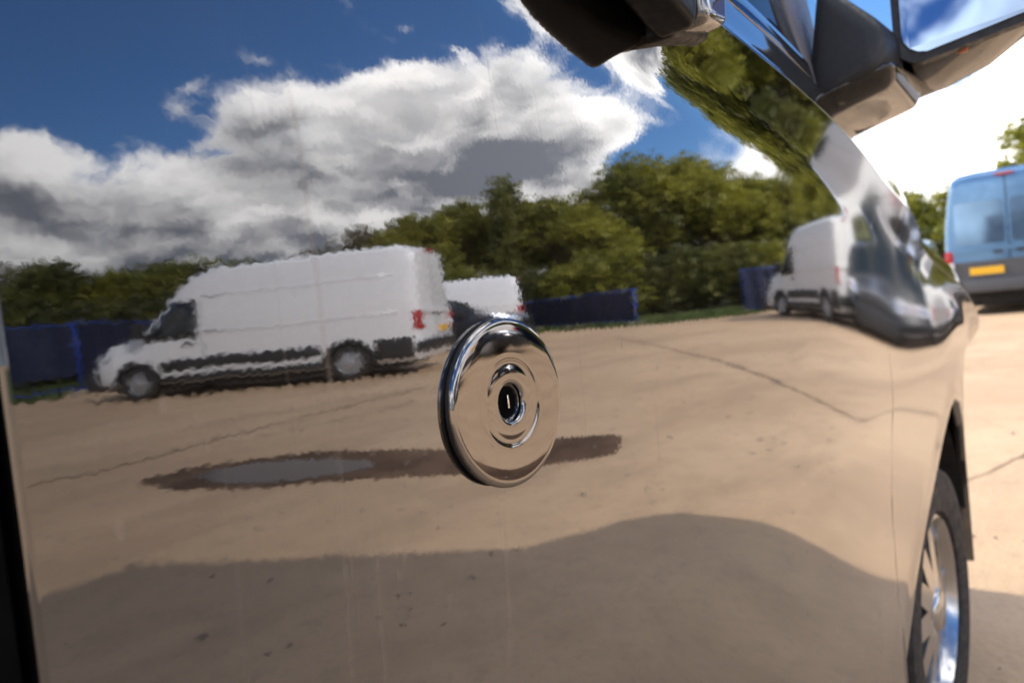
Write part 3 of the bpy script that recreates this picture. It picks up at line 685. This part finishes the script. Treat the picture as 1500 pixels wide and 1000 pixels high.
def Y(x, z):
    x = np.asarray(x, float); z = np.asarray(z, float)
    f_ = sst(1.72, 2.05, x)
    y = np.interp(z, _z, _V)+np.interp(x, _x, _P)*(.42+.58*sst(.80+.06*f_, 1.04+.04*f_, z))+.034*sst(1.5, 2.1, x)*sst(.95, 1.08, z)
    s = belt(x)-z; a, b_, mm = .035, .105, .30
    sc = np.clip(s, -.05, .3); t = np.clip((b_-sc)/(b_-a), 0, 1)
    y = y-np.where(sc < a, mm*((b_-a)*.5+(a-sc)), mm*(b_-a)*(t**3-.5*t**4))*sst(-.2, .35, x)
    y = y+.010*np.exp(-((x-.48)/.07)**2-((z-1.262)/.028)**2)
    y = y+.6*np.clip(x-2.12, 0, 1)**2*sst(.86, .70, z)
    # rolled wheel-arch lip
    da_ = z-arch_z(x); inr = sst(1.2, 1.4, x)*(1-sst(2.1, 2.2, x))
    y = y-.004*np.exp(-(np.clip(da_, 0, 1)/.035)**2)*inr
    return y
V = empty('black_van', (0, 0, 0)); tag(V, 'glossy black van whose mirror-like front door fills the picture', 'van')
def shut(z): return 1.675+.02*np.sin((np.asarray(z)-.5)*3)
def side_panel(name, xa_, xb_, zlo, zhi, nx, nz, edge=(1, 1)):
    """xa_, xb_, zlo, zhi are functions (of z / of x); edges roll inward"""
    vs = []
    nzr = nz
    for j in range(-2, nz+1):
        for i in range(-2, nx+3):
            u = min(max(i, 0), nx)/nx; v = max(j, 0)/nz
            u = {1: .0008, 2: .003, nx-1: .9992, nx-2: .997}.get(i, u); v = {1: .0012}.get(j, v)
            zz = .2+1.0*v; xx = xa_+(xb_(zz) if callable(xb_) else xb_)*u-xa_*u
            z0 = zlo(xx); z1 = zhi(xx); z = z0+(z1-z0)*v
            if callable(xb_): xx = xa_+(xb_(z)-xa_)*u; z0 = zlo(xx); z1 = zhi(xx); z = z0+(z1-z0)*v
            y = float(Y(xx, z)); x = xx
            for lim, e in ((0, -1), (nx, 1)):
                d = (lim-i)*(-e)
                if (e < 0 and i < 0) or (e > 0 and i > nx):
                    k = abs(i-lim); x += e*(.0022 if k == 1 else .003); y += (.0022 if k == 1 else .022)
            if j < 0: z -= (.0022 if j == -1 else .003); y += (.002 if j == -1 else .02)
            vs.append((x, y, z))
    n = nx+5; fs = [(a*n+b_, a*n+b_+1, (a+1)*n+b_+1, (a+1)*n+b_) for a in range(nz+2) for b_ in range(n-1)]
    return mesh(name, vs, fs, 'black_pearl', V)
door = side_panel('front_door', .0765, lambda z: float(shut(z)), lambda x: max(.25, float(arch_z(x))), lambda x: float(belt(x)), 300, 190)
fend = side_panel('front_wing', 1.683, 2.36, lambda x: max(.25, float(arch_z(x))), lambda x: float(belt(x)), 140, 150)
# window sill : shoulder, rubber, bright trim, glass
def sweep(name, prof, x0, x1, m_, n=60, parent=V):
    def fn(u, v):
        x = x0+(x1-x0)*u; k = v*(len(prof)-1); i = min(int(k), len(prof)-2); f = k-i
        dz_ = prof[i][0]+(prof[i+1][0]-prof[i][0])*f; dy_ = prof[i][1]+(prof[i+1][1]-prof[i][1])*f
        return (x, float(Y(x, belt(x)))+dy_, float(belt(x))+dz_)
    return grid(name, n, len(prof)-1, fn, m_, parent)
sweep('shoulder', [(0, 0), (.0015, -.0003), (.003, .0), (.0045, .0007), (.006, .0016), (.010, .0036), (.018, .0066), (.030, .0102), (.046, .0145), (.051, .0165), (.053, .021)], .0715, 2.36, 'black_pearl', 160)
sweep('window_seal', [(.048, .022), (.053, .0200), (.058, .0225), (.058, .032)], .06, 1.10, 'black_gap')
sweep('sill_trim', [(.056, .026), (.0565, .0210), (.058, .0200), (.070, .0225), (.082, .0255), (.0845, .0275), (.0845, .036)], .06, .99, 'black_pearl')
def upper_y(x, z): b0 = float(belt(x)); return float(Y(x, b0))+.034+.22*max(0, z-b0-.08)+.08*max(0, z-1.6)
def pane(name, c4, m_, nu=8, nv=8, parent=V, off=0):
    def fn(u, v):
        a_ = np.array(c4[0])*(1-u)+np.array(c4[1])*u; b_ = np.array(c4[3])*(1-u)+np.array(c4[2])*u; p = a_*(1-v)+b_*v
        return (p[0], upper_y(p[0], p[1])+off, p[1])
    return grid(name, nu, nv, fn, m_, parent)
pane('door_window', [(.10, 1.41), (.965, 1.30), (.80, 1.94), (.10, 1.97)], 'clear_glass')
def bar(name, p0, p1, w, d, m_, parent=V):
    p0, p1 = Vector(p0), Vector(p1); t = (p1-p0).normalized(); s = t.cross(Vector((0, 1, 0))).normalized()*w/2; o = Vector((0, d/2, 0))
    return hexa(name, [p0-s-o, p0+s-o, p0+s+o, p0-s+o, p1-s-o, p1+s-o, p1+s+o, p1-s+o], m_, parent, min(w, d)*.25)
def up_(x, z, off=0): return (x, upper_y(x, z)+off, z)
bar('window_frame', up_(.965, 1.30, .008), up_(.80, 1.95, .008), .030, .03, 'black_plastic')
bar('window_frame', up_(.08, 1.40, .008), up_(.08, 1.98, .008), .04, .03, 'black_plastic')
bar('window_frame', up_(.07, 1.985, .008), up_(.82, 1.95, .008), .04, .03, 'black_plastic')
hexa('mirror_sail', [up_(.985, 1.285, -.010), up_(1.17, 1.24, -.004), up_(1.17, 1.24, .03), up_(.985, 1.285, .02), up_(.965, 1.52, -.012), up_(1.19, 1.50, -.012), up_(1.19, 1.50, .02), up_(.965, 1.52, .02)], 'grey_plastic', V, .006)
bar('front_pillar', (1.70, .30, 1.15), (.62, .21, 2.44), .07, .07, 'black_pearl')
bar('front_pillar', (1.70, 2.0-.14, 1.16), (.62, 2.0-.21, 2.44), .07, .07, 'black_pearl')
# rear of the door : dark pillar and the cargo side
box('pillar_trim', (-.20, .004, .30), (.071, .05, 1.24), 'void_rubber', V, .003)
def cargo(u, v):
    z = .25+(belt(-.5)-.25)*v; x = -3.2+2.99*u; return (x, float(Y(x, z))+.004, z)
grid('cargo_side', 40, 40, cargo, 'black_pearl', V)
def upper(u, v):
    x = -3.2+3.265*u; z = belt(-.5)+(2.44-belt(-.5))*v; return (x, float(Y(x, belt(-.5)))+.004+.16*v+.05*v**6, z)
grid('upper_side', 20, 14, upper, 'black_pearl', V)
def far(u, v): x = -3.2+5.56*u; z = .25+(1.26-.25)*v; return (x, 2.0-float(np.interp(z, _z, _V))-float(np.interp(x, _x, _P))*.5, z)
grid('far_side', 60, 24, far, 'black_pearl', V, flip=True)
def faru(u, v): x = -3.2+3.3*u; return (x, 2.0-.03-.16*v-.05*v**6, 1.26+1.18*v)
grid('far_upper_side', 20, 14, faru, 'black_pearl', V, flip=True)
def roof(u, v): x = -3.2+3.85*u; y = .20+1.6*v; return (x, y, 2.435+.05*math.sin(math.pi*v)**.6)
grid('roof', 20, 16, roof, 'black_pearl', V, flip=False)
def back(u, v): y = .03+1.94*u; z = .25+2.19*v; ins = .17*max(0, (z-1.2)/1.1); y = 1.0+(y-1.0)*(1-ins); return (-3.2-.05*math.sin(math.pi*u), y, z)
grid('tailgate', 16, 16, back, 'black_pearl', V)
def bon(u, v):
    x = 1.45+.91*u; b0 = float(belt(x)); y0 = float(Y(x, b0))+.0145; y = y0+(2.0-2*y0)*v; return (x, y, b0+.046+.04*math.sin(math.pi*v)**.5*(1-.55*u*u))
grid('bonnet', 24, 30, bon, 'black_pearl', V)
def nose_(u, v):
    z = .22+(float(belt(2.36))+.045-.22)*u; y0 = float(Y(2.36, min(z, float(belt(2.36))))); y = y0+(2.0-2*y0)*v
    return (2.362+.10*math.sin(math.pi*v)**.6*(1-.3*u), y, z)
grid('nose', 20, 30, nose_, 'black_pearl', V)
def wind(u, v):
    y = .10+1.8*u; x = 1.72+(.66-1.72)*v; ins = .12*v; y = 1+(y-1)*(1-ins); return (x+.10*math.sin(math.pi*u)*(1-v), y, 1.185+1.25*v)
grid('windscreen', 16, 12, wind, 'clear_glass', V)
grid('cab_roof_side', 8, 6, lambda u, v: (.06+(.70-.14*v-.06)*u, (upper_y(.3, 1.97)-.004)*(1-v)+.205*v, 1.965+.47*v), 'black_pearl', V)
box('underbody', (-3.1, .12, .20), (1.10, 1.88, .30), 'black_plastic', V, .02)
box('engine_bay', (1.10, .42, .24), (2.30, 1.58, 1.06), 'black_plastic', V, .03)
box('bulkhead', (-.12, .06, .30), (-.06, 1.94, 1.80), 'seat', V, .01)
box('dashboard', (.98, .16, .80), (1.40, 1.84, 1.16), 'seat', V, .06)
for y in (.30, 1.20):
    st_ = box('seat', (.10, y, .62), (.62, y+.52, .80), 'seat', V, .05)
    hexa('backrest', [(.0, y, .78), (.16, y, .78), (.16, y+.52, .78), (.0, y+.52, .78), (-.05, y+.05, 1.42), (.07, y+.05, 1.42), (.07, y+.47, 1.42), (-.05, y+.47, 1.42)], 'seat', st_, .05)
# wheels
WX, WZ, WR = 1.69, .31, .31
wheel(V, WX, .068, WZ, WR, .21, -1, 10, 'rim'); wheel(V, WX, 1.95, WZ, WR, .21, 1, 10, 'rim')
wheel(V, -2.25, .055, WZ, WR, .21, -1, 10, 'rim'); wheel(V, -2.25, 1.95, WZ, WR, .21, 1, 10, 'rim')
def liner(u, v): a = math.pi*(.06+.96*u); return (WX+.02+.47*math.cos(a), .078+.30*v, WZ+.43*math.sin(a))
grid('arch_liner', 28, 4, liner, 'black_gap', V)
def lin2(u, v): a = math.pi*(-.05+1.1*u); return (WX+.47*math.cos(a)*v, .376, WZ+.45*math.sin(a)*v)
grid('arch_back', 28, 3, lin2, 'black_gap', V)
# lock shield on the door
LK = (.315, float(Y(.315, .978)), .978)
K = empty('lock_shield', LK); K.parent = V
LS = .50                                     # the shield stands only about 8 mm off the door
def lk(pr): return [(r_, h*LS) for r_, h in pr]
lathe('gasket', lk([(.0, .0003), (.0455, .0003), (.0474, .0012), (.0474, .0046), (.040, .0050)]), 'black_gap', K, 96)
lathe('shield_disc', lk([(.0430, .0040), (.0458, .0041), (.0472, .0052), (.0478, .0074), (.0476, .0098), (.0470, .0114), (.0460, .0124), (.0448, .0129), (.0435, .01305), (.036, .01306), (.0285, .01306), (.0262, .01306),
                      (.0250, .01288), (.0240, .01235), (.0230, .01205), (.0218, .01200), (.0200, .01225), (.0165, .01260), (.0138, .01258), (.0122, .0125), (.0112, .0118), (.0106, .0100), (.0104, .0005)]), 'dark_chrome', K, 128)
lathe('barrel', lk([(.0104, .0008), (.0102, .0044), (.0097, .0048), (.0094, .0030), (.0, .0026)]), 'bright_chrome', K, 48, sharp=50)
lathe('barrel_face', lk([(.0094, .0030), (.0084, .0031), (.0, .0032)]), 'void_rubber', K, 32)  # near-black face painted in for the shade deep in the lock hole
box('key_slot', (-.0007, -.0040, -.0034), (.0007, -.0012, .0042), 'bright_chrome', K, .0004)
# handle
Hn = empty('door_handle', (.42, float(Y(.42, 1.24)), 1.24)); Hn.parent = V
def rel(pts, base): return [(p[0]-base[0], p[1]-base[1], p[2]-base[2]) for p in pts]
hb = (.42, float(Y(.42, 1.24)), 1.24)
hexa('grip', rel([(.400, -.042, 1.264), (.535, -.040, 1.222), (.545, .000, 1.226), (.400, -.010, 1.268), (.400, -.042, 1.32), (.552, -.044, 1.30), (.552, .000, 1.30), (.400, -.010, 1.32)], hb), 'satin_black', Hn, .010, 5)
hexa('end_cap', rel([(.558, -.040, 1.234), (.606, -.036, 1.243), (.614, .010, 1.243), (.546, .010, 1.230), (.554, -.036, 1.29), (.624, -.032, 1.288), (.634, .010, 1.288), (.554, .010, 1.29)], hb), 'black_pearl', Hn, .011, 5)
hexa('end_bezel', rel([(.538, -.020, 1.226), (.612, -.016, 1.238), (.622, .014, 1.238), (.534, .014, 1.226), (.542, -.020, 1.292), (.634, -.016, 1.292), (.646, .014, 1.292), (.542, .014, 1.292)], hb), 'satin_black', Hn, .009, 4)
# door mirror
Mi = empty('door_mirror', (1.08, .0, 1.25)); Mi.parent = V
mb = (1.08, 0, 1.25)
hexa('mirror_arm', rel([(1.03, -.055, 1.278), (1.17, -.055, 1.275), (1.20, .045, 1.252), (1.03, .042, 1.250), (1.04, -.060, 1.335), (1.16, -.060, 1.340), (1.17, .020, 1.42), (1.04, .016, 1.42)], mb), 'black_plastic', Mi, .022, 5)
hexa('arm_cover', rel([(1.06, -.062, 1.262), (1.23, -.055, 1.256), (1.26, .060, 1.233), (1.05, .045, 1.230), (1.04, -.070, 1.290), (1.26, -.070, 1.300), (1.26, .060, 1.262), (1.02, .045, 1.262)], mb), 'mirror_paint', Mi, .014, 5)
def sec(y, x0, x1, zb0, zb1, zt):
    """rounded section of the housing in the x-z plane (rear x0 .. front x1)"""
    o = []; n = 28
    for i in range(n):
        a = 2*math.pi*i/n; cx_, sx_ = math.cos(a), math.sin(a); e = .42
        px = math.copysign(abs(cx_)**e, cx_); pz = math.copysign(abs(sx_)**e, sx_)
        x = (x0+x1)/2+(x1-x0)/2*px; zbot = zb0+(zb1-zb0)*(x-x0)/(x1-x0); z = (zbot+zt)/2+(zt-zbot)/2*pz; o.append((x+.24*(-y-.05), y, z))
    return o
secs = [sec(-.048, 1.150, 1.25, 1.300, 1.280, 1.46), sec(-.055, 1.145, 1.27, 1.300, 1.264, 1.49), sec(-.09, 1.14, 1.285, 1.305, 1.275, 1.50), sec(-.14, 1.14, 1.295, 1.316, 1.298, 1.505), sec(-.19, 1.14, 1.285, 1.340, 1.332, 1.50), sec(-.232, 1.142, 1.26, 1.368, 1.364, 1.49), sec(-.246, 1.15, 1.22, 1.40, 1.395, 1.47)]
vs = [p for s_ in secs for p in rel(s_, mb)]; n = 28
fs = [(i*n+j, i*n+(j+1) % n, (i+1)*n+(j+1) % n, (i+1)*n+j) for i in range(len(secs)-1) for j in range(n)]+[tuple(range(n))[::-1], tuple((len(secs)-1)*n+j for j in range(n))]
mesh('mirror_housing', vs, fs, 'mirror_paint', Mi)
def rrect(x, y0, y1, z0, z1, r_):
    o = []
    for cy, cz_, a0 in ((y1-r_, z1-r_, 0), (y0+r_, z1-r_, 90), (y0+r_, z0+r_, 180), (y1-r_, z0+r_, 270)):
        for t in range(5): a = R(a0+t*22.5); o.append((x, cy+r_*math.cos(a), cz_+r_*math.sin(a)))
    return o
def plate_mesh(nm, loop, m_, depth, parent):
    bm = bmesh.new(); f = bm.faces.new([bm.verts.new(p) for p in loop]); ex = bmesh.ops.extrude_face_region(bm, geom=[f])
    bmesh.ops.translate(bm, verts=[q_ for q_ in ex['geom'] if isinstance(q_, bmesh.types.BMVert)], vec=(depth, 0, 0)); return from_bm(nm, bm, m_, parent)
plate_mesh('mirror_bezel', rel([(x_+.24*(-y_-.05)+.035*(z_-1.44), y_, z_+max(0, -y_-.10)*.22*max(0, (1.566-z_)/.25)) for x_, y_, z_ in rrect(1.134, -.242, -.052, 1.298, 1.492, .03)], mb), 'black_plastic', .02, Mi)
gl = plate_mesh('mirror_glass', rel([(x_+.24*(-y_-.05)+.035*(z_-1.44), y_, z_+max(0, -y_-.10)*.22*max(0, (1.566-z_)/.25)) for x_, y_, z_ in rrect(1.130, -.232, -.062, 1.310, 1.482, .028)], mb), 'mirror_glass', .006, Mi)
box('turn_signal', tuple(rel([(1.162, -.132, 1.303)], mb)[0]), tuple(rel([(1.174, -.118, 1.312)], mb)[0]), 'amber', Mi, .006)
